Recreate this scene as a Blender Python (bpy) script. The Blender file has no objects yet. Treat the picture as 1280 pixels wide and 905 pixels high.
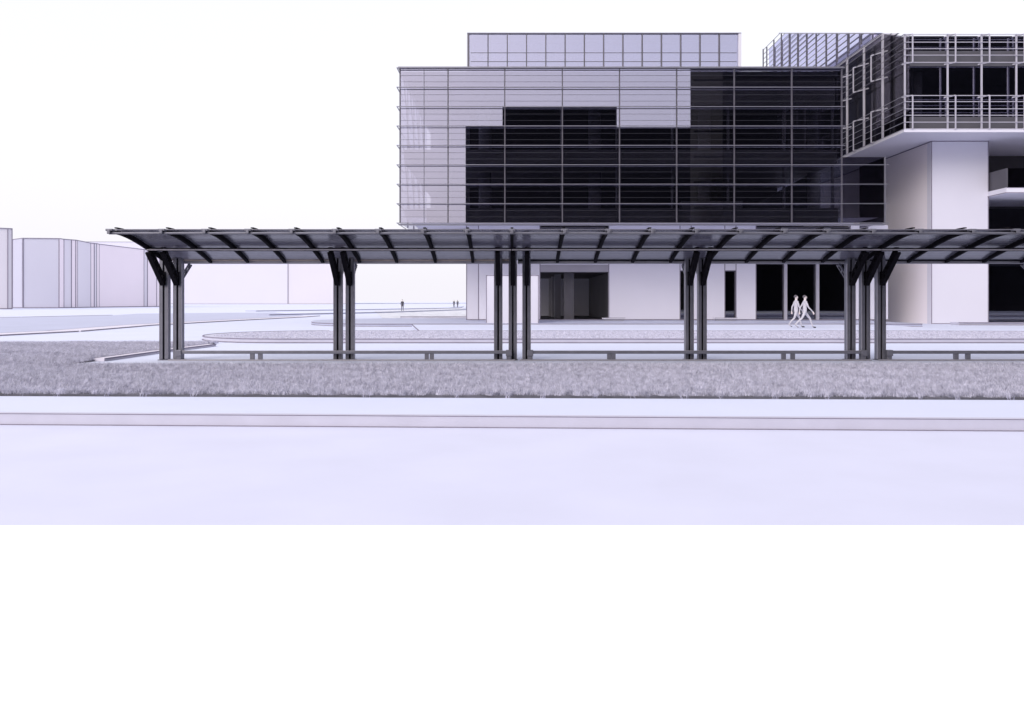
import bpy, math, random
import numpy as np
from mathutils import Vector, Matrix
random.seed(7); RS = np.random.RandomState(11)
scene = bpy.context.scene
COL = scene.collection
F = 1100.0            # focal length in photo pixels, used only for the lens
R = math.radians

# ---------------------------------------------------------------- helpers
def tag(o, label=None, cat=None, group=None, kind=None):
    if label: o['label'] = label
    if cat: o['category'] = cat
    if group: o['group'] = group
    if kind: o['kind'] = kind
    return o
def empty(name, loc=(0,0,0), rz=0):
    o = bpy.data.objects.new(name, None); COL.objects.link(o)
    o.location = loc; o.rotation_euler = (0,0,rz); o.empty_display_size = .3
    return o
class MB:
    def __init__(s): s.v=[]; s.f=[]
    def box(s, x0,y0,z0, x1,y1,z1):
        n=len(s.v)
        s.v += [(x,y,z) for z in (z0,z1) for y in (y0,y1) for x in (x0,x1)]
        s.f += [tuple(n+i for i in q) for q in ((0,2,3,1),(4,5,7,6),(0,1,5,4),(2,6,7,3),(0,4,6,2),(1,3,7,5))]
        return s
    def prism(s, pts, z0, z1):             # plan polygon, counter-clockwise
        n=len(s.v); k=len(pts)
        z0s = z0 if hasattr(z0,'__len__') else [z0]*k
        z1s = z1 if hasattr(z1,'__len__') else [z1]*k
        s.v += [(p[0],p[1],z0s[i]) for i,p in enumerate(pts)] + [(p[0],p[1],z1s[i]) for i,p in enumerate(pts)]
        s.f.append(tuple(n+i for i in reversed(range(k)))); s.f.append(tuple(n+k+i for i in range(k)))
        for i in range(k):
            j=(i+1)%k; s.f.append((n+i,n+j,n+k+j,n+k+i))
        return s
    def extr_x(s, prof, x0, x1):           # polygon in (y,z) pushed along x
        n=len(s.v); k=len(prof)
        s.v += [(x0,y,z) for y,z in prof]+[(x1,y,z) for y,z in prof]
        s.f.append(tuple(n+i for i in range(k))); s.f.append(tuple(n+k+i for i in reversed(range(k))))
        for i in range(k):
            j=(i+1)%k; s.f.append((n+j,n+i,n+k+i,n+k+j))
        return s
    def bar(s, a, b, w, h=None, up=(0,0,1)):   # rectangular bar a->b
        h = h or w
        a=Vector(a); b=Vector(b); d=(b-a).normalized(); u=Vector(up)
        if abs(d.dot(u))>.98: u=Vector((0,1,0))
        sx=d.cross(u).normalized()*w/2; sz=sx.cross(d).normalized()*h/2
        n=len(s.v)
        for p in (a,b):
            for q in (-sx-sz, sx-sz, sx+sz, -sx+sz): s.v.append(tuple(p+q))
        s.f += [tuple(n+i for i in q) for q in ((3,2,1,0),(4,5,6,7),(0,1,5,4),(1,2,6,5),(2,3,7,6),(3,0,4,7))]
        return s
    def tube(s, a, b, r0, r1=None, n=12):
        r1 = r0 if r1 is None else r1
        a=Vector(a); b=Vector(b); d=(b-a).normalized()
        u=Vector((0,0,1)) if abs(d.z)<.95 else Vector((1,0,0))
        x=d.cross(u).normalized(); y=x.cross(d); m=len(s.v)
        for p,r in ((a,r0),(b,r1)):
            for i in range(n):
                t=2*math.pi*i/n; s.v.append(tuple(p+x*math.cos(t)*r+y*math.sin(t)*r))
        for i in range(n):
            j=(i+1)%n; s.f.append((m+i,m+j,m+n+j,m+n+i))
        s.f.append(tuple(m+i for i in reversed(range(n)))); s.f.append(tuple(m+n+i for i in range(n)))
        return s
    def build(s, name, mat, parent=None, bevel=0, smooth=False):
        me=bpy.data.meshes.new(name); me.from_pydata(s.v,[],s.f); me.update()
        me.materials.append(mat)
        if smooth: me.polygons.foreach_set('use_smooth',[True]*len(me.polygons))
        o=bpy.data.objects.new(name,me); COL.objects.link(o)
        if parent: o.parent=parent; 
        if parent: 
            o.matrix_parent_inverse = Matrix.Identity(4)
        if bevel:
            m=o.modifiers.new('bevel','BEVEL'); m.width=bevel; m.segments=2; m.limit_method='ANGLE'
        return o

# ---------------------------------------------------------------- materials
def mat(name, col, rough=.6, var=.06, scale=3.0, metal=0, bump=0, bscale=40, spec=.3):
    m=bpy.data.materials.new(name); m.use_nodes=True; nt=m.node_tree; b=nt.nodes['Principled BSDF']
    b.inputs['Roughness'].default_value=rough; b.inputs['Metallic'].default_value=metal
    b.inputs['Specular IOR Level'].default_value=spec
    tc=nt.nodes.new('ShaderNodeTexCoord'); n1=nt.nodes.new('ShaderNodeTexNoise')
    n1.inputs['Scale'].default_value=scale; n1.inputs['Detail'].default_value=6
    nt.links.new(tc.outputs['Object'], n1.inputs['Vector'])
    r=nt.nodes.new('ShaderNodeValToRGB')
    r.color_ramp.elements[0].position=.3; r.color_ramp.elements[1].position=.7
    r.color_ramp.elements[0].color=tuple(max(0,c*(1-var)) for c in col)+(1,)
    r.color_ramp.elements[1].color=tuple(min(1,c*(1+var*.6)) for c in col)+(1,)
    nt.links.new(n1.outputs['Fac'], r.inputs['Fac']); nt.links.new(r.outputs['Color'], b.inputs['Base Color'])
    if bump:
        n2=nt.nodes.new('ShaderNodeTexNoise'); n2.inputs['Scale'].default_value=bscale; n2.inputs['Detail'].default_value=4
        nt.links.new(tc.outputs['Object'], n2.inputs['Vector'])
        bp=nt.nodes.new('ShaderNodeBump'); bp.inputs['Strength'].default_value=bump; bp.inputs['Distance'].default_value=.02
        nt.links.new(n2.outputs['Fac'], bp.inputs['Height']); nt.links.new(bp.outputs['Normal'], b.inputs['Normal'])
    return m
def glass(name, refl, reflcol, transcol, rough=0.0, ior_boost=True):
    """coated facade glass: sharp reflection over a tinted see-through pane"""
    m=bpy.data.materials.new(name); m.use_nodes=True; nt=m.node_tree; nt.nodes.clear()
    out=nt.nodes.new('ShaderNodeOutputMaterial'); mx=nt.nodes.new('ShaderNodeMixShader')
    g=nt.nodes.new('ShaderNodeBsdfGlossy'); g.inputs['Color'].default_value=reflcol+(1,); g.inputs['Roughness'].default_value=rough
    t=nt.nodes.new('ShaderNodeBsdfTransparent'); t.inputs['Color'].default_value=transcol+(1,)
    lw=nt.nodes.new('ShaderNodeLayerWeight'); lw.inputs['Blend'].default_value=.25
    mr=nt.nodes.new('ShaderNodeMapRange'); mr.inputs['To Min'].default_value=refl; mr.inputs['To Max'].default_value=min(1,refl+(.3 if ior_boost else 0))
    nt.links.new(lw.outputs['Fresnel'], mr.inputs['Value']); nt.links.new(mr.outputs['Result'], mx.inputs['Fac'])
    nt.links.new(t.outputs[0], mx.inputs[1]); nt.links.new(g.outputs[0], mx.inputs[2]); nt.links.new(mx.outputs[0], out.inputs['Surface'])
    return m

M={}
M['road']     = mat('pale_road', (.62,.63,.775), .7, .035, .8, bump=.12, bscale=120)
M['pave']     = mat('pale_paving', (.62,.65,.80), .7, .03, .35, bump=.08, bscale=60)
M['apron']    = mat('white_paving', (.95,.95,.96), .7, .01, 1.5, bump=.05, bscale=90)
M['kerb']     = mat('kerb_stone', (.52,.515,.62), .7, .05, 2.5, bump=.1)
M['kerbpink'] = mat('kerb_stone_warm', (.66,.63,.72), .7, .04, 1)
M['lane']     = mat('grey_asphalt', (.46,.48,.62), .8, .05, .4)
M['terrace']  = mat('terrace_stone', (.46,.48,.62), .6, .05, .6)
M['plaza']    = mat('mottled_plaza', (.62,.62,.70), .3, .6, 1.1)
M['line']     = mat('dark_joint', (.10,.09,.12), .8, .1, 3)
M['softline'] = mat('grey_joint', (.22,.20,.26), .8, .1, 3)
M['wall']     = mat('lavender_wall', (.70,.69,.79), .65, .03, .25)
M['wallwhite']= mat('white_wall', (.64,.63,.72), .65, .02, .25)
M['warmlift'] = mat('lifted_warm_wall', (.84,.78,.82), .65, .02, .25)  # warm white, brightened to offset the shade along the side wall
M['block']    = mat('white_block', (.60,.59,.68), .65, .02, .25)
M['pinklift'] = mat('lifted_pink_wall', (.86,.78,.85), .7, .02, .08)  # pink raised to offset shade on faces turned away from the sun
M['riblav']   = mat('rib_lavender_wall', (.72,.69,.77), .7, .02, .08)
M['farpink']  = mat('far_pinkish_wall', (.63,.605,.665), .7, .02, .05)  # darker copy of the pink, keeps sunlit fronts from burning out
M['farlav']   = mat('far_lavender_wall', (.60,.59,.69), .7, .02, .05)
M['walllav']  = mat('pale_lavender_wall', (.62,.62,.73), .7, .03, .08)
M['panel']    = mat('white_panel', (.66,.65,.73), .6, .02, .5)
M['header']   = mat('grey_header', (.33,.32,.38), .6, .05, 1)
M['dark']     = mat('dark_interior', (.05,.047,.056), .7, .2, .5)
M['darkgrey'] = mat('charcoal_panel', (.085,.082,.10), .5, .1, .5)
M['fspan']    = mat('inner_spandrel', (.26,.25,.28), .5, .1, .5)
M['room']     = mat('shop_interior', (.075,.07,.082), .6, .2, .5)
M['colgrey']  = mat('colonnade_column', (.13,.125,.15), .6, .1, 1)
M['lavtoned']    = mat('toned_lavender_wall', (.47,.47,.57), .7, .02, .08)  # lavender darkened to hold back sun glare on the front panels
M['spand']    = mat('dark_spandrel', (.09,.088,.105), .5, .1, .5)
M['intcol']   = mat('interior_column', (.34,.33,.38), .6, .08, 1)
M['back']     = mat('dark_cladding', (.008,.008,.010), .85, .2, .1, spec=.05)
M['alu']      = mat('aluminium_louvre', (.24,.235,.28), .35, .08, 4, metal=.5)
M['transom']  = mat('slim_transom', (.05,.05,.065), .5, .05, 4)
M['mull']     = mat('mullion_metal', (.11,.105,.13), .4, .08, 4, metal=.4)
M['railwht']  = mat('white_rail', (.42,.41,.48), .4, .05, 4)
M['steel']    = mat('grey_post_steel', (.165,.166,.205), .42, .12, 6, metal=.35, bump=.05, bscale=20)
M['steellt']  = mat('light_grey_steel', (.34,.33,.38), .4, .1, 6, metal=.4)
M['black']    = mat('black_steel', (.012,.011,.015), .85, .2, 6, spec=.03)
M['beam']     = mat('pale_beam', (.62,.58,.62), .4, .05, 4)
M['beamtint']   = mat('reflect_tint_beam', (.52,.43,.38), .4, .1, 4)  # beige stands in for a reflected tint on the left rear beam
M['skin']     = mat('pale_skin', (.70,.62,.62), .6, .03, 8)
M['cloth']    = mat('white_clothing', (.50,.49,.55), .8, .08, 12)
M['clothgrey']= mat('grey_clothing', (.07,.068,.085), .8, .08, 12)
M['shoe']     = mat('dark_shoes', (.03,.03,.04), .5, .1, 10)
M['hair']     = mat('grey_hair', (.10,.09,.11), .7, .1, 20)

M['facade']   = glass('coated_facade_glass', .42, (.67,.66,.82), (.72,.72,.76))
M['sideclear']= glass('thin_side_glass', .05, (.9,.9,1.0), (.80,.80,.86), ior_boost=False)
M['sideglass']= glass('dark_side_glass', .07, (.7,.7,.8), (.45,.44,.48), ior_boost=False)
M['towerglass']=glass('pale_tower_glass', .50, (.74,.74,.93), (.62,.62,.70))
M['clear']    = glass('shopfront_glass', .12, (.9,.9,1.0), (.6,.6,.65))

def canopy_glass():
    m=bpy.data.materials.new('photovoltaic_glass'); m.use_nodes=True; nt=m.node_tree; nt.nodes.clear()
    out=nt.nodes.new('ShaderNodeOutputMaterial'); mx=nt.nodes.new('ShaderNodeMixShader'); mx.inputs['Fac'].default_value=.72
    p=nt.nodes.new('ShaderNodeBsdfPrincipled'); p.inputs['Roughness'].default_value=.18
    tc=nt.nodes.new('ShaderNodeTexCoord'); sp=nt.nodes.new('ShaderNodeSeparateXYZ')
    nt.links.new(tc.outputs['Object'], sp.inputs[0])
    # fine cell lines across the panel
    w=nt.nodes.new('ShaderNodeMath'); w.operation='MULTIPLY'; w.inputs[1].default_value=1/.16
    fr=nt.nodes.new('ShaderNodeMath'); fr.operation='FRACT'; gt=nt.nodes.new('ShaderNodeMath'); gt.operation='GREATER_THAN'; gt.inputs[1].default_value=.9
    nt.links.new(sp.outputs['Y'], w.inputs[0]); nt.links.new(w.outputs[0], fr.inputs[0]); nt.links.new(fr.outputs[0], gt.inputs[0])
    mc=nt.nodes.new('ShaderNodeMixRGB'); mc.inputs[1].default_value=(.20,.197,.245,1); mc.inputs[2].default_value=(.29,.285,.34,1)
    nt.links.new(gt.outputs[0], mc.inputs[0]); nt.links.new(mc.outputs[0], p.inputs['Base Color'])
    t=nt.nodes.new('ShaderNodeBsdfTransparent'); t.inputs['Color'].default_value=(.55,.55,.62,1)
    nt.links.new(t.outputs[0], mx.inputs[1]); nt.links.new(p.outputs[0], mx.inputs[2]); nt.links.new(mx.outputs[0], out.inputs['Surface'])
    return m
M['pv']=canopy_glass()

def grass_mat():
    m=bpy.data.materials.new('pale_grass'); m.use_nodes=True; nt=m.node_tree; b=nt.nodes['Principled BSDF']
    b.inputs['Roughness'].default_value=.8; b.inputs['Specular IOR Level'].default_value=.1
    tc=nt.nodes.new('ShaderNodeTexCoord'); n1=nt.nodes.new('ShaderNodeTexNoise'); n1.inputs['Scale'].default_value=9; n1.inputs['Detail'].default_value=10
    nt.links.new(tc.outputs['Object'], n1.inputs['Vector'])
    r=nt.nodes.new('ShaderNodeValToRGB'); r.color_ramp.elements[0].position=.33; r.color_ramp.elements[1].position=.66
    r.color_ramp.elements[0].color=(.24,.24,.32,1); r.color_ramp.elements[1].color=(.73,.72,.87,1)
    nt.links.new(n1.outputs['Fac'], r.inputs['Fac']); nt.links.new(r.outputs['Color'], b.inputs['Base Color'])
    return m
M['grass']=grass_mat()
M['soil']=mat('shade_soil',(.10,.098,.12),.9,.3,4)

# ---------------------------------------------------------------- setting
def struct(name, mb, m, bevel=0): return tag(mb.build(name, m, None, bevel), kind='structure')
KY = lambda x, off=0: 11.44+off-.0444*x          # street kerb line, slightly turned
g=MB(); g.box(-1600,-120,-.6,1600,1600,-.15); struct('ground', g, M['road'])
g=MB(); g.prism([(-60,-20),(60,-20),(60,6.42),(-60,6.47)], -.15,-.142); struct('path', g, M['apron'])
g=MB(); g.prism([(-600,KY(-600,.18)-0),(600,KY(600,.18)),(600,1500),(-600,1500)] if False else
         [(-200,KY(-200,.18)),(200,KY(200,.18)),(200,60),(1500,300),(1500,1590),(-1500,1590),(-1500,300),(-200,60)], -.149, 0.0)
struct('pavement', g, M['pave'])
kb=MB(); kb.prism([(-60,KY(-60)),(60,KY(60)),(60,KY(60,.178)),(-60,KY(-60,.178))], -.148,.001)
kerb=struct('kerb', kb, M['kerb'])
j=MB(); j.prism([(-60,KY(-60,-.004)),(60,KY(60,-.004)),(60,KY(60,.012)),(-60,KY(-60,.012))], -.005,.004); j.prism([(-60,KY(-60,-.010)),(60,KY(60,-.010)),(60,KY(60,-.001)),(-60,KY(-60,-.001))], -.149,-.139)
j.build('kerb_joint', M['softline'], kerb)

# grey lane curving away at the left, with its warm kerb strip
def ribbon(name, top, bot, z, m):
    pts = bot+list(reversed(top)); g=MB(); n=len(pts); g.v=[(x,y,z) for x,y in pts]; g.f=[tuple(range(n))]; return struct(name,g,m)
lane_far=[(-180,50),(-110,70),(-60,80),(-41.5,95.6),(-36,118),(-30,128),(-20,145),(12,190)]
lane_near=[(-180,22),(-40,28),(-21,35.9),(-22.6,41.5),(-24,50.5),(-23,62),(-21.5,78),(-18,100),(10,150)]
def strip(poly, z0, z1, name, m):
    g=MB(); g.prism(poly,z0,z1); return struct(name,g,m)
lane_poly=[(-180,24),(-60,30),(-26,33.5),(-23.2,37.5),(-22.3,43),(-23.2,54),(-22,68),(-20.5,82),(-20.3,88),(-32,118),(-45,106),(-42.5,94),(-46,82),(-58,70),(-180,64)]
strip(lane_poly, .0, .006, 'road', M['lane'])
def path_kerb(pts, w, h, name, m, line=True, z=0.004):
    g=MB(); l=MB()
    for a,b in zip(pts,pts[1:]):
        a=Vector((*a,0)); b=Vector((*b,0)); d=(b-a).normalized(); n=Vector((d.y,-d.x,0))*w/2
        e=d*.02
        q=[a-n-e,a+n-e,b+n+e,b-n+e]
        g.prism([(p.x,p.y) for p in q],z,z+h)
    o=struct(name,g,m)
    for a,b in zip(pts,pts[1:]):
        a=Vector((*a,0)); b=Vector((*b,0)); d=(b-a).normalized(); n=Vector((d.y,-d.x,0))*(w/2+.01)
        for s_ in (1,-1):
            l.bar(a+n*s_+Vector((0,0,z+h-.01)), b+n*s_+Vector((0,0,z+h-.01)), .03,.035)
    if line: l.build('kerb_joint', M['softline'], o)
    return o
path_kerb([(-60,29.4),(-26,33.0),(-22.9,37.3),(-21.9,43),(-22.8,54),(-21.6,68),(-20.1,82),(-20.0,88)], 1.6,.05,'kerb',M['kerbpink'])

# traffic island and building terrace: raised slabs with rounded left ends
def rounded(x0,x1,y0,y1,n=14, sx=1.0):
    cy=(y0+y1)/2; r=(y1-y0)/2; pts=[]
    for i in range(n+1):
        t=math.pi/2+math.pi*i/n; pts.append((x0+r*sx+r*sx*math.cos(t), cy+r*math.sin(t)))
    return pts+[(x1,y0),(x1,y1)]
def island(name, poly, h, mtop, lines=(True,True)):
    g=MB(); g.prism(poly, 0.003, h); o=struct(name,g,mtop)
    l=MB(); k=len(poly)
    for i in range(k-3+1):
        a,b=poly[i],poly[i+1]
        if lines[0]: l.bar((a[0],a[1],h),(b[0],b[1],h),.035,.035)
        if lines[1]: l.bar((a[0],a[1],.02),(b[0],b[1],.02),.05,.035)
    l.build('kerb_joint',M['softline'],o)
    return o
isl_poly=rounded(-12.3,60,31.4,40.2,16,.9)
isl_poly=isl_poly[:-2]+[(60,31.4),(60,33.5),(17.8,40.2)]
# keep the line loop to the front and rounded edge only
g=MB(); g.prism(isl_poly,.003,.15); isl=struct('traffic_island',g,M['kerb'])
l=MB()
for a,b in zip(isl_poly,isl_poly[1:-2]):
    l.bar((a[0],a[1],.15),(b[0],b[1],.15),.035,.035); l.bar((a[0],a[1],.02),(b[0],b[1],.02),.05,.035)
l.bar((-8,40.2,.15),(17.8,40.2,.15),.03,.03); l.bar((17.8,40.2,.15),(60,33.5,.15),.03,.03)
l.build('kerb_joint',M['softline'],isl)
ter=rounded(-13.2,24.2,51.9,66,16,.75)
g=MB(); g.prism(ter,.003,[.15 if p[1]<52.5 else min(.22,.15+.07*(p[1]-52.5)/5.5) for p in ter]); terr=struct('terrace',g,M['terrace'])
l=MB()
for a,b in zip(ter,ter[1:-1]): l.bar((a[0],a[1],.15),(b[0],b[1],.15),.05,.05); l.bar((a[0],a[1],.02),(b[0],b[1],.02),.05,.04)
l.build('kerb_joint',M['softline'],terr)
g=MB(); g.prism([(-3.3,57.5),(24.2,57.5),(24.2,66.1),(-3.3,66.1)],.1,[.2,.2,.221,.221]); struct('terrace',g,M['terrace'])
# ramp apron in front of the terrace
g=MB(); g.prism([(-5.9,51.85),(-4.6,43.6),(23.5,43.6),(21.5,51.85)],[.004,.004,.004,.004],[.13,.012,.012,.13]); o=struct('ramp',g,M['pave'])
l=MB(); l.bar((-5.9,51.8,.13),(-4.6,43.6,.03),.05,.03); l.bar((-4.6,43.58,.012),(23.5,43.58,.012),.04,.03); l.build('ramp_joint',M['softline'],o)
# plinth at the right by the balcony entrance
g=MB(); g.prism([(28.0,55.2),(60,50.5),(60,56.8),(28.0,56.2)],.003,.16); o=struct('terrace',g,M['kerb'])
l=MB(); l.bar((28,55.15,.16),(60,50.45,.16),.04,.045); l.bar((28,55.15,.02),(60,50.45,.02),.04,.045); l.build('kerb_joint',M['softline'],o)
# far plaza with mottled paving and the thin raised strips beside it
g=MB(); g.prism([(-11.5,78),(-3.9,78),(-3,95),(-3,200),(-12,200),(-22,140)],.002,.012); struct('plaza',g,M['plaza'])
path_kerb([(-180,64.3),(-58,70.3),(-46,82.3),(-42.8,94)],.3,.02,'kerb',M['lane'])
path_kerb([(-38,128),(-25,150),(-12,185),(-14,235)],2.2,.12,'kerb',M['lane'])
path_kerb([(-26,92),(-17,112),(-8,150),(-10,230)],1.6,.12,'kerb',M['lane'])
path_kerb([(-10,79),(-4,79)],.4,.12,'kerb',M['kerb'])
path_kerb([(-160,480),(-20,560),(40,620)],2,.3,'kerb',M['lane'])

# ---------------------------------------------------------------- grass
def grass(name, inside, bbox, dens, h, w, zbase, label):
    x0,y0,x1,y1=bbox; n=int((x1-x0)*(y1-y0)*dens)
    X=RS.uniform(x0,x1,n); Y=RS.uniform(y0,y1,n); k=inside(X,Y); X=X[k]; Y=Y[k]; n=len(X)
    # clumpy height and a lean that varies slowly over the lawn
    cl=.5+.5*np.sin(X*2.1+np.sin(Y*1.7)*2)*np.cos(Y*2.6+X*.7)
    H=h*(.55+.5*RS.rand(n)+.25*cl); W=w*(.6+.8*RS.rand(n))
    A=RS.uniform(0,2*math.pi,n); L=H*(.25+.65*RS.rand(n)); B=RS.normal(0,1.1,n)+np.sin(X*1.3+Y*2.2)*1.2+1.5
    P=np.empty((n,3,3))
    P[:,0]=np.c_[X-W/2*np.cos(A),Y-W/2*np.sin(A),np.full(n,zbase)]
    P[:,1]=np.c_[X+W/2*np.cos(A),Y+W/2*np.sin(A),np.full(n,zbase)]
    P[:,2]=np.c_[X+L*np.cos(B),Y+L*np.sin(B),zbase+H]
    me=bpy.data.meshes.new(name); me.vertices.add(3*n); me.vertices.foreach_set('co',P.reshape(-1))
    me.loops.add(3*n); me.loops.foreach_set('vertex_index',np.arange(3*n,dtype=np.int32))
    me.polygons.add(n); me.polygons.foreach_set('loop_start',np.arange(0,3*n,3,dtype=np.int32))
    me.polygons.foreach_set('loop_total',np.full(n,3,dtype=np.int32))
    me.update(); me.validate(); me.materials.append(M['grass'])
    o=bpy.data.objects.new(name,me); COL.objects.link(o); tag(o,label,'grass',kind='stuff'); return o
EDGE=lambda x: 13.68-.035*x
# lawn: front strip plus the deeper part at the left, bounded by the slanting kerb
def lawn_in(X,Y):
    ed=EDGE(X)+.06*np.sin(X*9)+.04*np.sin(X*23)
    front=(Y>ed+.05+.05*np.sin(X*14+np.sin(X*5)*3))&((Y<20.25+.05*np.sin(X*5))|((X<-10.4)&(Y<21.95)))
    slant=-10.6+(Y-21.9)*.16 if False else -10.45+(Y-21.9)*.02
    back=(Y>=21.9)&(Y<31.2+.04*(X+12))&(X<-10.35-(29.0-Y)*0.01)&(X<-10.4)
    return front|back
# slanting kerb: from (-10.2, 21.9) to (-10.0, 29.2)
g=MB(); g.prism([(-26,21.9),(-10.4,21.9),(-10.4,30.8),(-26,30.2)],.001,.03); 
g.prism([(-10.39,13.99),(16,13.07),(16,20.2),(-10.39,20.2)],.001,.03); g.prism([(-26,14.54),(-10.4,13.99),(-10.4,21.88),(-26,21.88)],.001,.03)
tag(g.build('lawn_bed',M['soil']),kind='structure')  # soil, darkened and set forward to draw shade along the grass front
grass('grass', lawn_in, (-19,13.2,14.5,31.4), 2500, .095, .008, .02, 'pale grey ragged grass lawn in front of the solar canopy')
grass('grass', lambda X,Y: (Y>EDGE(X)-.02+.05*np.sin(X*9)+.04*np.sin(X*23))&(Y<EDGE(X)+.35), (-10,13.0,10,14.6), 1900, .10, .007, .0, 'darker fringe of grass blades along the front edge of the lawn')
g2=lambda X,Y: (Y>31.9)&(Y<40.0)&(((X+8.2)/3.7)**2+((Y-35.8)/4.1)**2<1)|((X>-8.2)&(Y>31.8)&(Y<40.0)&(Y<40.1-(np.maximum(X-17.8,0))*.16))
grass('grass', g2, (-12.5,31.6,30,40.2), 260, .03, .016, .15, 'thin clipped grass on top of the long traffic island')

# slanting kerb by the first canopy posts
o=path_kerb([(-10.3,21.95),(-10.25,25.5),(-10.0,29.3)],.28,.07,'kerb',M['kerbpink'])

# ---------------------------------------------------------------- solar canopy bays
PROF=[(19.4,3.04),(19.7,3.055),(20.0,3.053),(20.3,3.03),(20.6,2.99),(20.95,2.925),(21.4,2.825),(21.8,2.725),(22.2,2.62),(22.55,2.515)]
PY=22.46
def canopy(x0, ribs, x1, posts, label, first):
    t=empty('solar_canopy',(x0,PY,0)); tag(t,label,'canopy','bays of the solar canopy')
    L=lambda x: x-x0; Yl=lambda y: y-PY
    # roof glass: one panel between each pair of ribs
    xs=ribs+[x1]
    for a,b in zip(xs,xs[1:]):
        m=MB(); th=.02
        pr=[(Yl(y),z+.05) for y,z in PROF]
        m.extr_x(pr+[(y,z-th) for y,z in reversed(pr)], L(a)+.012, L(b)-.012)
        m.build('roof_panel',M['pv'],t)
    # ribs: curved tapering flats with an end knob
    for x in ribs:
        m=MB()
        up=[(Yl(y),z+.025) for y,z in PROF]; lo=[(Yl(y),z-.035-.04*math.sin(math.pi*i/(len(PROF)-1))) for i,(y,z) in enumerate(PROF)]
        m.extr_x(up+list(reversed(lo)), L(x)-.036,L(x)+.036)
        m.extr_x([(y,z+.075) for y,z in up[1:]]+[(y,z+.05) for y,z in reversed(up[1:])], L(x)-.03,L(x)+.03)
        r=m.build('rib',M['black'],t)
        k=MB(); k.box(L(x)-.075,Yl(19.35),3.045,L(x)+.075,Yl(19.50),3.095); k.box(L(x)-.035,Yl(19.33),2.98,L(x)+.035,Yl(19.36),3.075)
        k.build('end_clamp',M['steel'],r,bevel=.012)
    # long beams
    m=MB(); m.tube((L(x0)-.02,Yl(19.42),3.00),(L(x1)-.03,Yl(19.42),3.00),.028); m.build('front_beam',M['steel'],t,smooth=False)
    m=MB(); m.box(L(x0)+.0,Yl(21.36),2.735,L(x1)-.02,Yl(21.42),2.765); o=m.build('middle_beam',M['beam'],t)
    m=MB(); m.box(L(x0)+.0,Yl(21.42),2.725,L(x1)-.02,Yl(21.50),2.80); m.build('middle_beam',M['black'],t)
    m=MB(); m.box(L(x0)+.15,Yl(22.50),2.535,L(x1)-.02,Yl(22.60),2.60); m.build('rear_beam',M['beamtint' if first else 'black'],t)
    m=MB(); m.box(L(x0)+.15,Yl(22.601),2.475,L(x1)-.02,Yl(22.70),2.534); m.build('gutter',M['steellt'],t,bevel=.01)
    m=MB(); m.box(L(x0)+.15,Yl(23.30),2.49,L(x1)-.02,Yl(23.36),2.57); m.build('gutter',M['steel'],t,bevel=.01)
    m=MB(); m.extr_x([(Yl(22.60),2.60),(Yl(23.36),2.58),(Yl(23.36),2.60),(Yl(22.60),2.62)],L(x0)+.15,L(x1)-.02); m.build('roof_panel',M['pv'],t)
    for px in posts:
        w=.10; m=MB()
        # twin channel section with a dark slot between
        m.box(L(px)-w,-.11,.02,L(px)-.022,.11,2.60); m.box(L(px)+.022,-.11,.02,L(px)+w,.11,2.60)
        p=m.build('post',M['steel'],t,bevel=.008)
        s=MB(); s.box(L(px)-.0215,-.06,.02,L(px)+.0215,.06,2.56); s.build('slot_web',M['black'],p)
        s=MB(); s.box(L(px)-w-.03,-.16,.0,L(px)+w+.03,.16,.019); s.build('base_plate',M['steel'],p)
        for sx in (-1,1):
            s=MB(); s.box(L(px)+sx*(w+.002)-.006*(sx<0),-.115,.03,L(px)+sx*(w+.002)+.006*(sx>0)+.001,-.06,2.45); s.build('edge_strip',M['steellt'],p)
        # front brace: a lattice pair of flats up to the middle beam
        b=MB(); a0=Vector((L(px),-.13,1.98)); a1=Vector((L(px),Yl(21.42),2.74)); wid=Vector((0,.10,.13)).normalized()*.085
        for s_ in (1,-1): b.bar(a0+wid*s_, a1+wid*s_*.9, .11,.045)
        for i in range(1,8,2):
            q=a0.lerp(a1,i/8); b.bar(q-wid, q+wid, .10,.10, up=(1,0,0))
        b.bar((L(px),-.125,1.90),(L(px),-.125,2.25),.11,.03,up=(0,1,0))
        b.build('brace',M['black'],t)
        # small rear brace to the back gutter
        b=MB(); a0=Vector((L(px),.12,2.05)); a1=Vector((L(px),Yl(23.30),2.50)); wid=Vector((0,-.1,.16)).normalized()*.05
        for s_ in (1,-1): b.bar(a0+wid*s_,a1+wid*s_,.05,.025)
        for i in range(1,6,2):
            q=a0.lerp(a1,i/6); b.bar(q-wid,q+wid,.045,.07,up=(1,0,0))
        b.build('brace',M['steel'],t)
    return t
canopy(-8.87,[-8.87,-7.72,-6.77,-5.82,-4.85,-3.90,-2.95,-1.96,-1.0],-.0,[-8.85,-8.50,-4.43,-4.12,-.35],'left bay of the curved glass solar canopy, with the open end and brownish rear beam',True)
canopy(0,[0,1.16,2.13,3.09,4.06,5.03,6.0,6.95,7.95],8.99,[.02,.37,4.51,4.84,8.62],'middle bay of the curved glass solar canopy, in front of the shopfronts',False)
canopy(8.99,[8.99,10.15,11.12,12.08,13.05,14.02,14.99,15.94,16.94],17.98,[8.99,9.39,13.5,13.83,17.6],'right bay of the curved glass solar canopy, cut off by the right picture edge',False)

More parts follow.
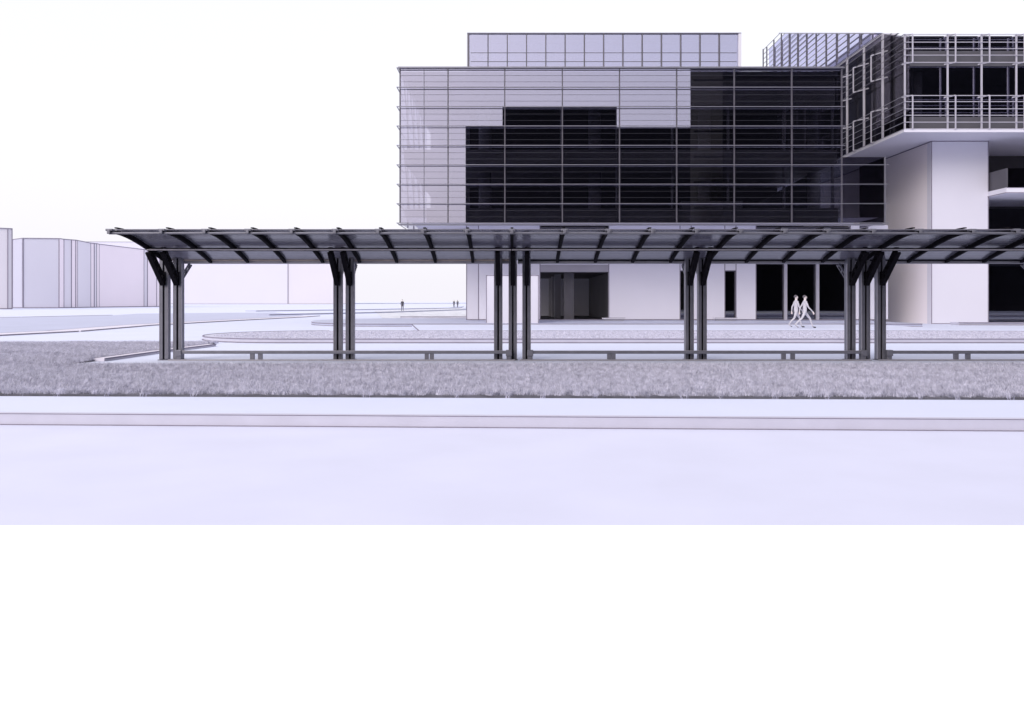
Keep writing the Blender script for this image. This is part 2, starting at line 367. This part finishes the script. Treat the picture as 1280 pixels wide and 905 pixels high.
def low_rail(x0,x1,legs,label):
    t=empty('parking_rail',(x0,PY,0)); tag(t,label,'rail','low rails under the canopy'); w=x1-x0
    m=MB(); m.box(0,-.32,.175,w,-.20,.245); m.build('rail',M['steel'],t,bevel=.01)
    m=MB(); m.box(0,-.325,.246,w,-.27,.256); m.build('rail_cap',M['steellt'],t)
    m=MB(); m.box(-.2,-.34,.0,w+.1,-.24,.035); m.build('base_bar',M['steellt'],t)
    for q in (.06,w-.06):
        m=MB(); m.box(q-.06,-.31,.036,q+.06,-.19,.2); m.box(q-.075,-.345,.12,q+.075,-.18,.27); m.build('end_bracket',M['steel'],t,bevel=.01)
    for q in legs:
        m=MB(); m.box(q-x0-.05,-.30,.036,q-x0+.05,-.21,.174); m.build('leg',M['steel'],t)
low_rail(-8.45,-.02,[-6.55,-6.35,-2.15,-2.02],'long low grey rail between the leftmost and middle canopy posts')
low_rail(.40,8.92,[2.45,2.56,6.85,7.08],'long low grey rail right of the middle canopy posts, below the walking pair')
low_rail(9.45,17.5,[11.2,11.5,15.6],'low grey rail at the right, leaving the picture in front of the white corner wall')

# ---------------------------------------------------------------- glass building
def fx(px,d): return (px-640)*d/F          # used below as a ruler only: photo pixels to metres at a depth
def fz(py,d): return 1.5+(376.5-py)*d/F
B=empty('glass_building',(8,54,0))
tag(B,'glass fronted building with louvred curtain wall overhanging the pale ground floor','building')
def part(name,m,mt,parent=None,root=B,**k):
    p=parent or root; off=root.location
    m.v=[(x-off.x,y-off.y,z-off.z) for x,y,z in m.v]
    return m.build(name,mt,p,**k)
GY=54.05; WY=60.0; XL=-6.87; XRU=20.25; XRL=22.9; ZB=6.28; ZT=15.76; ZM=10.35
# glass skin: front in bays, sides, top strip
levels=[ZB+i*1.185 for i in range(9)]
xs=[XL]+[fx(p,54) for p in (560,631,703,774.5,846,918,990)]+[XRU]
for i,(a,b) in enumerate(zip(xs,xs[1:])):
    part('glass_panel',MB().box(a+.004,GY,ZB+.02,b-.004,GY+.03,ZT),M['facade'])
part('glass_panel',MB().box(XRU+.004,GY,ZB+.02,XRL,GY+.03,ZM),M['sideglass'])
part('glass_panel',MB().box(XL-.03,GY+.035,ZB+.02,XL-.002,71,ZT),M['sideclear'])
part('glass_panel',MB().box(XRU,GY+.035,ZM+.02,XRU+.03,71,ZT),M['sideglass'])
part('glass_panel',MB().box(XRL+.002,GY+.035,ZB+.02,XRL+.03,58,ZM),M['sideglass'])
# louvres: long thin blades on short brackets
for i,z in enumerate(levels):
    xr=XRL if z<ZM+.2 else XRU
    m=MB(); m.box(XL-.18,53.70,z-.017,xr+.1,53.83,z+.017)
    m.box(XL-.18,53.84,z-.017,XL-.13,70,z+.017)
    lv=part('louvre',m,M['alu'])
part('parapet',MB().box(XL-.12,53.99,ZT+.03,XRU+.1,54.6,ZT+.14),M['alu'])
part('roof',MB().box(XL,54.61,ZT-.25,XRU-.02,85,ZT-.02),M['header'])
# slim transoms two to each louvre spacing, on the outside of the glass
for i,z in enumerate(levels[:-1]):
    m=MB()
    for dz in (.40,.79): m.box(XL,54.03,z+dz-.005,XRU,54.047,z+dz+.005)
    part('transom',m,M['transom'])
part('mullion',MB().box(fx(530,54)-.015,54.03,ZB,fx(530,54)+.015,54.047,ZT),M['transom'])
# mullions outside and fins inside
for x in xs[1:]:
    part('mullion',MB().box(x-.035,53.985,ZB,x+.035,54.045,ZT),M['mull'])
    part('fin',MB().box(x-.05,55.45,ZB+.8,x+.05,55.75,ZT-.3),M['intcol'])
part('mullion',MB().box(XL-.04,53.985,ZB,XL+.04,54.045,ZT),M['mull'])
part('mullion',MB().box(XRL-.05,53.985,ZB,XRL+.02,54.045,ZM),M['alu'])
m=MB()
for y in (57.5,61,64.5,68):
    m.box(XL+.01,y-.05,ZB,XL+.11,y+.05,ZT)
part('side_frame',m,M['alu'])
m=MB()
for y in (54.2,57.6,61.1,64.6):
    m.bar((XL+.2,y,ZB+4.7),(XL+.2,y+3.3,ZB+.9),.07); m.bar((XL+.2,y,ZT-.4),(XL+.2,y+3.3,ZB+4.9),.07)
part('bracing',m,M['alu'])
# bottom frame, floors, spandrels, ceilings, columns, dark core
part('bottom_frame',MB().box(XL-.1,53.99,ZB-.10,XRL+.05,54.5,ZB-.03),M['alu'])
part('spandrel',MB().box(XL+1.6,54.35,ZB+.05,XRU-.1,54.45,7.25),M['fspan'])
part('floor_slab',MB().box(XL+.2,54.6,6.70,XRU-.1,72,7.25),M['wall'])
part('floor_slab',MB().box(XL+.2,54.6,10.05,XRU-.1,72,10.9),M['fspan'])
part('spandrel',MB().box(XL+1.6,54.9,13.75,XRU-.1,55.0,15.4),M['fspan'])
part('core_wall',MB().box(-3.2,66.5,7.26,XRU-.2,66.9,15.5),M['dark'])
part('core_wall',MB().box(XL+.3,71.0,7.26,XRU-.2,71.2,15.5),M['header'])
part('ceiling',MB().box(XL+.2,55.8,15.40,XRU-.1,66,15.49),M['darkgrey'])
for x in [-1.8+7.3*i*1.0 for i in range(0,4)]:
    for z0,z1 in ((7.26,10.04),(10.91,15.39)):
        part('column',MB().tube((x+.0,58.6,z0),(x,58.6,z1),.42,n=20),M['intcol'],smooth=True)
part('partition',MB().box(14,60,7.26,14.3,66.4,10.0),M['darkgrey'])
part('desk',MB().box(11.2,58,7.26,15.2,59,8.1),M['intcol'])
part('stair',MB().prism([(15.2,59.2),(20,59.2),(20,60.2),(15.2,60.2)],[7.26,7.26,7.26,7.26],[7.35,10,10,7.35]),M['darkgrey'])
# ground floor wall: piers, headers and openings, and the strip between soffit and box
GZ=.222; TOP=6.68
def wallseg(p0,p1,z0=GZ,z1=TOP,mt='wall',y=WY,th=.4,name='wall'):
    return part(name,MB().box(fx(p0,WY),y,z0,fx(p1,WY),y+th,z1),M[mt])
wallseg(583.2,598,mt='wallwhite'); wallseg(598.2,675,mt='wall')
wallseg(761,850); wallseg(864,906); wallseg(920,945)
wallseg(1063,1110,mt='wall')
hz=fz(340,WY)
wallseg(675,761,hz,fz(331,WY),'header',name='header')
wallseg(675,761,fz(331,WY)+.01,fz(291.5,WY),'wall'); wallseg(850,864,fz(338,WY),TOP,'panel'); wallseg(906,920,fz(338,WY),TOP,'panel')
wallseg(945,1063,fz(329,WY),fz(291.5,WY),'wall')
part('side_wall',MB().box(fx(583.2,WY),WY+.41,GZ,fx(583.2,WY)+.4,62.6,TOP),M['wallwhite'])
part('soffit',MB().box(XL+.25,54.6,6.682,XRL-.15,WY+.5,6.695),M['wallwhite'])
# dark rooms behind each opening, each with its own floor, back and glazing
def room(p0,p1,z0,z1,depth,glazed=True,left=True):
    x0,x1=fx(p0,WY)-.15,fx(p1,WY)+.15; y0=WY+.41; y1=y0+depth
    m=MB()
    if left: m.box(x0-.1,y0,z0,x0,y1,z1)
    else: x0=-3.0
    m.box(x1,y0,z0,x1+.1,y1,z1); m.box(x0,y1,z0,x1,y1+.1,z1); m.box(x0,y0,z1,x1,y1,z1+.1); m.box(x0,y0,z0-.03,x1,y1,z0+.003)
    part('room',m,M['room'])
    if glazed:
        w=part('window',MB().box(x0+.15,WY+.2,z0,x1-.15,WY+.22,z1),M['clear'])
        m=MB(); m.box(x0+.15,WY+.12,z0,x0+.21,WY+.3,z1); m.box(x1-.21,WY+.12,z0,x1-.15,WY+.3,z1); m.box(x0+.211,WY+.12,z1-.07,x1-.211,WY+.3,z1); m.box(x0+.211,WY+.12,z0,x1-.211,WY+.3,z0+.05)
        part('frame',m,M['mull'],parent=w)
    return (x0,x1,y0,y1)
room(675,761,GZ,hz-.01,42,False,False)
room(850,864,GZ,fz(338,WY),6); room(906,920,GZ,fz(338,WY),6)
room(945,1063,GZ,fz(329,WY),9)
room(675,761,fz(291,WY),TOP-.12,5); room(945,1063,fz(291,WY),TOP-.12,5)
for p in (982,1022): part('mullion',MB().box(fx(p,WY)-.1,WY-.05,GZ,fx(p,WY)+.1,WY+.12,fz(329,WY)),M['railwht'])
x=fx(711,WY+2)
part('column',MB().box(x-.34,WY+1.6,GZ+.01,x+.34,WY+2.3,hz-.02),M['colgrey'])
for i in range(6):
    y=WY+5+i*5.2; part('column',MB().box(3.15,y,GZ+.01,3.6,y+.5,hz-.02),M['intcol'])
# joints on the wall corners
for p in (583.2,598.1,675,761,850,864,906,920,945,1063):
    part('wall_joint',MB().box(fx(p,WY)-.028,WY-.012,GZ,fx(p,WY)+.028,WY-.001,TOP-.001),M['softline'])
part('base_joint',MB().box(fx(583,WY),WY-.03,GZ+.002,fx(1110,WY),WY-.013,GZ+.05),M['softline'])
# small joints of the soffit strip
for p in (600,700): pass

# freestanding white wall block and low slabs
x0,x1=fx(608,54),fx(673,54)
t=empty('wall_block',((x0+x1)/2,54.2,.15)); tag(t,'white freestanding wall block standing on the terrace behind the middle canopy posts','wall block')
hw=(x1-x0)/2; MB().box(-hw,-.2,0.002,hw,.9,fz(344,54)-.15).build('block',M['block'],t)
l=MB()
for s_ in (-1,1): l.box(s_*hw-.022,-.215,.002,s_*hw+.022,-.201,fz(344,54)-.15)
l.box(-hw,-.215,fz(344,54)-.19,hw,-.201,fz(344,54)-.148); l.build('edge_joint',M['softline'],t)
for (p,lab) in ((767,'low white slab bench at the wall foot beside the dark colonnade opening'),(906.5,'low white slab bench under the narrow dark window')):
    x=fx(p,58.6); t=empty('slab_bench',(x,58.6,.212)); tag(t,lab,'bench','slab benches on the terrace')
    MB().box(-.75,-.3,.11,.75,.3,.19).build('slab',M['panel'],t,bevel=.01); MB().box(-.65,-.22,.002,.65,.22,.109).build('base',M['header'],t)
    MB().box(-.75,-.312,.165,.75,-.302,.19).build('edge_joint',M['softline'],t)

# ---------------------------------------------------------------- tower behind
TY=75.0; tx0,tx1=fx(584,TY),fx(926,TY); tz=fz(42.5,TY)
T=empty('tower_block',((tx0+tx1)/2,TY,0)); tag(T,'pale glass tower rising behind the louvred glass box','tower')
def tpart(name,m,mt,**k): return part(name,m,mt,root=T,**k)
tpart('core',MB().box(tx0+.5,TY+2.2,.16,tx1-.5,TY+14,tz-.1),M['walllav'])
n=14; stp=(fx(923,TY)-fx(586,TY))/n
for i in range(n):
    a=fx(586,TY)+i*stp; tpart('glass_panel',MB().box(a+.03,TY,15.5,a+stp-.03,TY+.04,tz),M['towerglass'])
    tpart('mullion',MB().box(a-.045,TY-.18,15.5,a+.045,TY-.001,tz),M['mull'])
    tpart('mullion',MB().box(a+.14,TY+.3,15.5,a+.2,TY+.4,tz),M['alu'])
tpart('corner_pier',MB().box(fx(923,TY)-.03,TY-.18,15.5,tx1,TY+14,tz),M['wallwhite'])
tpart('corner_pier',MB().box(tx0,TY-.1,15.5,fx(586,TY)-.06,TY+14,tz),M['alu'])
for py,h in ((66,.10),(77,.5)):
    tpart('transom',MB().box(tx0+.3,TY-.03,fz(py,TY)-.018,tx1-.35,TY-.002,fz(py,TY)+.018),M['mull'])
    tpart('spandrel',MB().box(tx0+.2,TY+.5,fz(py,TY)-h,tx1-.3,TY+.6,fz(py,TY)+.05),M['walllav'])
tpart('floor_slab',MB().box(tx0+.2,TY+.7,fz(77,TY)-.6,tx1-.3,TY+2.1,fz(77,TY)-.3),M['walllav'])
tpart('roof',MB().box(tx0,TY-.2,tz+.001,tx1,TY+14,tz+.06),M['alu'])

# ---------------------------------------------------------------- right hand office block
O=empty('office_block',(30,56,0)); tag(O,'white walled office block with railed dark glass upper floors on the right','building')
def op(name,m,mt,parent=None,**k): return part(name,m,mt,root=O,parent=parent,**k)
FY=54.9; BX=24.46; SY=57.9; SX=27.6; SZ=12.05; X2=48.; 
op('wall',MB().box(SX,SY,0.003,fx(1235.5,SY),SY+.6,SZ-.002),M['wallwhite'])
op('side_wall',MB().box(SX,SY+.601,0.003,SX+.6,84,SZ-.002),M['warmlift'])
op('wall_joint',MB().box(SX-.015,SY-.015,0.003,SX+.035,SY-.001,SZ-.003).box(fx(1235.5,SY)-.04,SY-.015,0.003,fx(1235.5,SY)+.02,SY-.001,SZ-.003).box(SX,SY-.015,SZ-.06,fx(1235.5,SY),SY-.001,SZ-.003).box(SX,SY-.02,.003,fx(1235.5,SY),SY-.001,.05),M['softline'])
op('side_wall',MB().box(SX-.015,SY,SZ-.07,SX-.001,80,SZ-.003),M['softline'])
op('soffit',MB().box(BX,FY,SZ,X2,86,SZ+.2),M['wallwhite'])
# deep dark entrance recess right of the pier
rx=fx(1235.5,SY)
m=MB(); m.box(rx+.01,SY+6,0.05,X2,SY+6.2,SZ-.01); m.box(rx+.01,SY+.61,0.004,X2,SY+6,.05)
op('recess',m,M['dark'])
m=MB()
op('window',MB().box(rx+.02,SY+1.0,.06,X2,SY+1.03,7.7),M['clear'])
op('column',MB().box(rx+1.2,SY+3.5,.06,rx+1.6,SY+3.9,SZ-.02),M['darkgrey'])
op('ceiling',MB().box(rx+.02,SY+1.1,3.9,X2,SY+5.9,4.0),M['darkgrey'])
# balcony
bl=op('balcony',MB().box(31.3,55.7,8.36,X2,SY-.05,8.70).box(31.3-.0,SY-.049,8.36,X2,SY+5.9,8.70),M['panel'])
op('parapet',MB().box(31.42,55.9,8.71,31.5,SY+2.5,9.95),M['darkgrey'],parent=bl)
op('parapet',MB().box(31.51,55.9,8.71,X2,55.96,9.95),M['sideglass'],parent=bl)
op('balcony_joint',MB().box(31.3,55.69,8.36,X2,55.699,8.40).box(31.3,55.69,8.665,X2,55.699,8.70).box(31.285,55.7,8.36,31.299,SY,8.40),M['softline'],parent=bl)
# front glazing, spandrels, columns
GYF=FY+.55
ZF=18.2
op('glass_panel',MB().box(BX+.55,GYF,SZ+.2,X2,GYF+.03,ZF-.05),M['facade'])
op('spandrel',MB().box(BX+.6,GYF-.08,SZ+.2,X2,GYF-.02,13.1),M['spand'])
op('spandrel',MB().box(BX+.6,GYF-.08,16.3,X2,GYF-.02,17.25),M['spand'])
op('floor_slab',MB().box(BX+.6,GYF+.31,SZ+.21,X2,84,SZ+.5),M['darkgrey'])
op('floor_slab',MB().box(BX+.6,GYF+.31,16.2,X2,84,16.5),M['darkgrey'])
op('core_wall',MB().box(BX+3,GYF+8,SZ+.51,X2,GYF+8.2,ZF-.3),M['dark'])
for x in (26.0,33.5,41): 
    op('column',MB().tube((x,GYF+1.3,SZ+.51),(x,GYF+1.3,16.19),.42,n=20),M['intcol'],smooth=True)
    op('column',MB().tube((x,GYF+1.3,16.51),(x,GYF+1.3,ZF-.06),.42,n=20),M['intcol'],smooth=True)
op('roof',MB().box(BX+.55,FY+.5,ZF-.049,X2,59,ZF),M['darkgrey'])
lowz=[12.25,12.67,13.1,13.5,13.95,14.33]; upz=[16.4,16.85,17.25,17.66,18.15]
YE=85.7
fr=MB(); sr=MB()
for z in lowz+upz:
    op('rail',MB().tube((BX+.0,FY,z),(X2,FY,z),.026,n=8),M['railwht'])
    op('rail',MB().tube((BX,FY+.04,z),(BX,YE,z),.022,n=8),M['mull' if z>15 else 'alu'])
k=0
xx=[24.55]+[fx(p,FY) for p in (1185.5,1228,1271.5)]; 
while xx[-1]<X2-3: xx.append(xx[-1]+2.14)
for x in xx:
    op('rail_post',MB().box(x-.04,FY+.05,SZ+.2,x+.04,FY+.16,ZF),M['railwht'])
    br=MB()
    for z0,z1 in ((lowz[0],lowz[-1]),(upz[0],upz[-1])):
        br.bar((x+.42,FY-.05,z0),(x+.42,FY-.05,z1),.07); br.bar((x+.42,FY-.05,z1),(x-.02,FY+.5,z1),.07); br.bar((x+.42,FY-.05,z0),(x-.02,FY+.5,z0),.07)
    op('bracket',br,M['railwht'])
# side face: dark glazing below, pale glazing above with a raking top, both behind rails
def sidepoly(poly,x,th,name,mt):
    m=MB(); m.extr_x(poly,x,x+th); return op(name,m,mt)
topz=lambda y: 1.5+.3041*y
sidepoly([(FY+.6,SZ+.2),(YE,SZ+.2),(YE,19.5),(59.3,19.5),(FY+.6,ZF)],BX+.55,.04,'glass_panel',M['sideglass'])
sidepoly([(FY+.8,SZ+.21),(YE,SZ+.21),(YE,19.4),(59.3,19.4),(FY+.8,ZF-.1)],BX+.9,.1,'side_lining',M['darkgrey'])
sidepoly([(59.35,19.6),(YE,19.6),(YE,26.0),(80.6,26.0)],BX+.55,.04,'glass_panel',M['towerglass'])
sidepoly([(59.0,19.42),(YE,19.42),(YE,19.58),(59.3,19.58)],BX+.45,.1,'sill',M['railwht'])
sidepoly([(59.5,19.62),(YE-.2,19.62),(YE-.2,25.9),(80.6,25.9)],BX+1.6,.15,'side_lining',M['panel'])
y=FY+3.6
while y<YE:
    for (z0,z1) in ((lowz[0],lowz[-1]),(upz[0],min(upz[-1],18.15))):
        br=MB(); br.bar((BX-.1,y+1.2,z0),(BX-.1,y+1.2,z1),.07); br.bar((BX-.1,y+1.2,z1),(BX+.5,y,z1),.07); br.bar((BX-.1,y+1.2,z0),(BX+.5,y,z0),.07)
        op('bracket',br,M['railwht'])
    op('rail_post',MB().box(BX+.12,y-.06,SZ+.2,BX+.24,y+.06,min(topz(y),19.4)),M['railwht'])
    y+=3.1
z=18.75
while z<26.1:
    ys=max((z-1.5)/.3041,FY+.1)
    op('rail',MB().tube((BX,ys,z),(BX,YE,z),.026,n=8),M['mull']); z+=.45
y=62.0
while y<=YE+.01:
    op('rail_post',MB().box(BX+.1,y-.05,19.6,BX+.2,y+.05,min(topz(y),26.05)),M['mull']); y+=2.3
op('rail_post',MB().box(BX-.05,YE-.05,SZ,BX+.05,YE+.05,26.05),M['mull'])
op('rail',MB().bar((BX,59.3,19.55),(BX,80.6,26.05),.07),M['alu'])

# ---------------------------------------------------------------- distant pale buildings at the left
def blocks(label, pts, h, mats, joint=.09, back=40, core=False, name='apartment_block', base=.0):
    # pts: facade line in plan, left to right
    cx=sum(p[0] for p in pts)/len(pts); cy=sum(p[1] for p in pts)/len(pts)
    t=empty(name,(cx,cy,0)); tag(t,label,'building')
    for i,(a,b) in enumerate(zip(pts,pts[1:])):
        a=Vector((a[0]-cx,a[1]-cy)); b=Vector((b[0]-cx,b[1]-cy)); dn=Vector(((a.x+cx)/(a.y+cy),1))*back; dn2=Vector(((b.x+cx)/(b.y+cy)-.01,1))*back
        if core: dn=dn2=Vector((-.45,.3))
        m=MB(); m.prism([tuple(a),tuple(b),tuple(b+dn2),tuple(a+dn)],.004,h); m.build('wall',M[mats[i%len(mats)]],t)
    if core:
        q_=[(p[0]-cx-.6,p[1]-cy+.45) for p in pts[1:]]+[(-150-cx,250-cy),(-150-cx,pts[1][1]-cy+20),(pts[0][0]-cx,pts[0][1]-cy+1)]
        m=MB(); m.prism(q_,.01,h-.1); m.build('roof',M['walllav'],t)
    l=MB()
    for p in pts:
        l.box(p[0]-cx-joint,p[1]-cy-.14,.01,p[0]-cx+joint,p[1]-cy-.02,h)
    for a,b in zip(pts,pts[1:]):
        for z in (h-.05,.1): l.bar((a[0]-cx,a[1]-cy-.08,z),(b[0]-cx,b[1]-cy-.08,z),.14,.16)
    l.build('wall_joint',M['softline'],t)
    return t
def fp(px,d): return (fx(px,d),d)
blocks('tallest looking pale block at the very left edge of the picture',[fp(-70,158),fp(10,164),fp(15.5,164.6)],15.1,['farpink','farpink'],.06,12)
blocks('long pale ribbed block left of the canopy, its roof line falling towards the canopy end',[fp(16.5,196),fp(29,192),fp(74,193),fp(80,195),fp(89.5,197),fp(95,198),fp(97,199),fp(113.5,208),fp(118,209),fp(121,210),fp(124,212),fp(180,234),fp(184.5,235),fp(196,238),fp(199.5,240)],15.3,['lavtoned','lavtoned','pinklift','riblav','pinklift','pinklift','riblav','pinklift','riblav','pinklift','pinklift','riblav','pinklift','pinklift'],.08,core=True)
blocks('very long pale distant block seen behind and below the left canopy bay',[fp(100,462),fp(360,470),fp(434,476)],32.8,['farlav','farpink'],.2,60)

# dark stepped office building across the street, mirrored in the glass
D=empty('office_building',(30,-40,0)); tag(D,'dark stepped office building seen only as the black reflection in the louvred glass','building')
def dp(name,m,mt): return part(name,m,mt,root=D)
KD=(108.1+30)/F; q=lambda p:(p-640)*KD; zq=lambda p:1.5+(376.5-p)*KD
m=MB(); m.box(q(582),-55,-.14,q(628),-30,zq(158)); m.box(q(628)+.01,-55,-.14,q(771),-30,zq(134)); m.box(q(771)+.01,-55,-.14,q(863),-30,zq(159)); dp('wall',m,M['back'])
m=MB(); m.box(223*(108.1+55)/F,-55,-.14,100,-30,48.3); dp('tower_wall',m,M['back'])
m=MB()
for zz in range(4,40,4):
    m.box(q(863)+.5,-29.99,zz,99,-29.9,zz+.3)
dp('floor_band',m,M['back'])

# ---------------------------------------------------------------- people
def person(loc, face, label, stride=.0, top='cloth', legs='cloth', arm=.3, group=None, look=0):
    """one skinned body in mid step; figure faces +X before turning"""
    P={}; 
    st=stride
    J=[('pel',(0,0,.95),.125),('wai',(0.0,0,1.10),.115),('che',(.01,0,1.30),.135),('nk0',(.0,0,1.44),.075),('nk',(.01,0,1.50),.052),
       ('hd0',(.02,0,1.56),.07),('hd1',(.02,0,1.64),.092),('hd2',(.01,0,1.71),.075)]
    E=[('pel','wai'),('wai','che'),('che','nk0'),('nk0','nk'),('nk','hd0'),('hd0','hd1'),('hd1','hd2')]
    for s,n in ((1,'l'),(-1,'r')):
        k=st*s
        kn=(k*.26+.06,s*.085,.50); an=(k*.46-(.10 if k<0 else 0),s*.08,.10+(.07 if k<0 else 0))
        toe=(an[0]+.19,s*.09,.04)
        J+=[('hp'+n,(0,s*.09,.88),.092),('th'+n,(k*.13+.03,s*.09,.70),.078),('kn'+n,kn,.056),('cf'+n,((kn[0]*.6+an[0]*.4)-.015,s*.082,kn[2]*.62+an[2]*.38),.054),('an'+n,an,.038),('ft'+n,(an[0]+.08,s*.085,an[2]-.045 if k<0 else .045),.04),('to'+n,toe,.03)]
        E+=[('pel','hp'+n),('hp'+n,'th'+n),('th'+n,'kn'+n),('kn'+n,'cf'+n),('cf'+n,'an'+n),('an'+n,'ft'+n),('ft'+n,'to'+n)]
        a=-k*arm*1.6
        el=(a*.28-.02,s*.225,1.10); wr=(a*.55+.07,s*.235,.88); hd=(a*.62+.09,s*.235,.80)
        J+=[('sh'+n,(0,s*.165,1.38),.062),('ua'+n,(a*.12,s*.20,1.25),.05),('el'+n,el,.04),('fa'+n,((el[0]+wr[0])/2,s*.232,.99),.038),('wr'+n,wr,.026),('ha'+n,hd,.036)]
        E+=[('nk0','sh'+n),('sh'+n,'ua'+n),('ua'+n,'el'+n),('el'+n,'fa'+n),('fa'+n,'wr'+n),('wr'+n,'ha'+n)]
        for fi in range(4):
            fxo=hd[0]+(fi-1.5)*.020
            J+=[('f%d'%fi+n,(fxo,s*.235,hd[2]-.035),.010),('g%d'%fi+n,(fxo+.004,s*.228,hd[2]-.075-(.012 if fi in(1,2) else 0)),.008)]
            E+=[('ha'+n,'f%d'%fi+n),('f%d'%fi+n,'g%d'%fi+n)]
        J+=[('t0'+n,(hd[0]+.038,s*.225,hd[2]+.0),.011),('t1'+n,(hd[0]+.055,s*.215,hd[2]-.04),.009)]; E+=[('ha'+n,'t0'+n),('t0'+n,'t1'+n)]
    idx={j[0]:i for i,j in enumerate(J)}
    me=bpy.data.meshes.new('person'); me.from_pydata([j[1] for j in J],[(idx[a],idx[b]) for a,b in E],[]); me.update()
    tmp=bpy.data.objects.new('tmp_person',me); COL.objects.link(tmp)
    tmp.modifiers.new('s','SKIN')
    for i,j in enumerate(J):
        r=j[2]; sv=me.skin_vertices[0].data[i]
        wide={'che':1.25,'wai':1.15,'pel':1.2}.get(j[0],1)
        sv.radius=(r*.85 if wide>1 else r, r*wide); sv.use_root=(j[0]=='pel')
    sb=tmp.modifiers.new('d','SUBSURF'); sb.levels=2; sb.render_levels=2
    dg=bpy.context.evaluated_depsgraph_get(); dg.update()
    nm=bpy.data.meshes.new_from_object(tmp.evaluated_get(dg)); bpy.data.objects.remove(tmp)
    nm.name='person'
    nm.materials.clear()
    for k_ in ('skin',top,legs,'shoe'): nm.materials.append(M[k_])
    for p in nm.polygons:
        c=p.center; p.use_smooth=True
        if c.z>1.485: p.material_index=0
        elif c.z<.075 and True: p.material_index=3
        elif c.z<.98 and abs(c.y)<.185: p.material_index=2
        elif abs(c.y)>.185 and c.z<.885: p.material_index=0
        else: p.material_index=1
    t=bpy.data.objects.new('person',nm); COL.objects.link(t); t.location=loc; t.rotation_euler=(0,0,face)
    tag(t,label,'person',group)
    def sub(name,m,mt): return m.build(name,mt,t,smooth=True)
    # hair cap, nose, ears, eyes
    m=MB(); n=12
    for i in range(7):
        for j_ in range(n):
            ph=math.pi/2*i/6*1.15; th=2*math.pi*j_/n; rr=.098
            m.v.append((-.004+rr*math.sin(ph)*math.cos(th)*1.0-.018*math.sin(ph), rr*.86*math.sin(ph)*math.sin(th),1.655+rr*math.cos(ph)*1.1))
    for i in range(6):
        for j_ in range(n): m.f.append((i*n+j_,(i+1)*n+j_,(i+1)*n+(j_+1)%n,i*n+(j_+1)%n))
    sub('hair',m,M['hair'])
    m=MB(); m.tube((.095,0,1.645),(.125,0,1.615),.008,.014,8)
    sub('nose',m,M['skin'])
    for s in (1,-1):
        m=MB(); m.tube((.096,s*.032,1.648),(.106,s*.032,1.648),.011,.007,8); sub('eye',m,M['hair'])
        m=MB(); m.tube((.015,s*.080,1.63),(.012,s*.100,1.635),.022,.016,8); sub('ear',m,M['skin'])
    m=MB(); m.tube((.09,-.022,1.588),(.09,.022,1.588),.008,.008,8); sub('mouth',m,M['hair'])
    return t
gp='people walking near the buildings'
person((fx(996.5,47.2),47.4,.08),0.12,'left one of the two people walking side by side before the dark shopfront',.75,'cloth','cloth')
person((fx(1006,46.8),46.8,.07),.05,'right one of the two people walking before the dark shopfront, with the longer stride',1.0,'cloth','cloth')
person((fx(503,128),128,.013),R(-70),'lone distant person in grey clothes standing on the mottled plaza',.35,'clothgrey','clothgrey')
person((fx(567.5,194),194,.013),R(-100),'left one of the two tiny far people beside the corner of the glass building',.3,'clothgrey','clothgrey')
person((fx(572,197),197,.013),R(80),'right one of the two tiny far people, nearest the corner of the glass building',.3,'clothgrey','clothgrey')

# ---------------------------------------------------------------- light, sky, camera
az=R(214); el=R(32)
sdir=Vector((math.sin(az)*math.cos(el), math.cos(az)*math.cos(el), math.sin(el)))
w=bpy.data.worlds.new('World'); scene.world=w; w.use_nodes=True; nt=w.node_tree
bg=nt.nodes['Background']; sky=nt.nodes.new('ShaderNodeTexSky'); sky.sky_type='NISHITA'; sky.sun_disc=False
sky.sun_elevation=el; sky.sun_rotation=az; sky.air_density=1.0; sky.dust_density=6.0; sky.ozone_density=1.0; sky.altitude=0
# thin even cloud sheet: whitens the blue
mixc=nt.nodes.new('ShaderNodeMixRGB'); mixc.inputs[0].default_value=.72; mixc.inputs[2].default_value=(8.3,8.1,8.7,1)
nt.links.new(sky.outputs[0],mixc.inputs[1]); nt.links.new(mixc.outputs[0],bg.inputs['Color']); bg.inputs['Strength'].default_value=.12
sl=bpy.data.lights.new('sun','SUN'); sl.energy=1.2; sl.angle=R(35); sl.color=(1,.965,.94)
so=bpy.data.objects.new('sun',sl); COL.objects.link(so); so.rotation_euler=sdir.to_track_quat('Z','Y').to_euler()
cd=bpy.data.cameras.new('camera'); cam=bpy.data.objects.new('camera',cd); COL.objects.link(cam)
cam.location=(0,0,1.5); cam.rotation_euler=(R(90),0,0); cd.sensor_width=36; cd.lens=F/1280*36; cd.shift_y=-(452.5-376.5)/1280; cd.clip_end=5000; cd.clip_start=.05
scene.camera=cam
vs=scene.view_settings; vs.view_transform='Standard'; vs.look='None'; vs.gamma=1; vs.exposure=.38; vs.use_curve_mapping=False
scene.render.resolution_x=1024; scene.render.resolution_y=724
scene.render.engine='CYCLES'; scene.cycles.max_bounces=10; scene.cycles.transparent_max_bounces=16
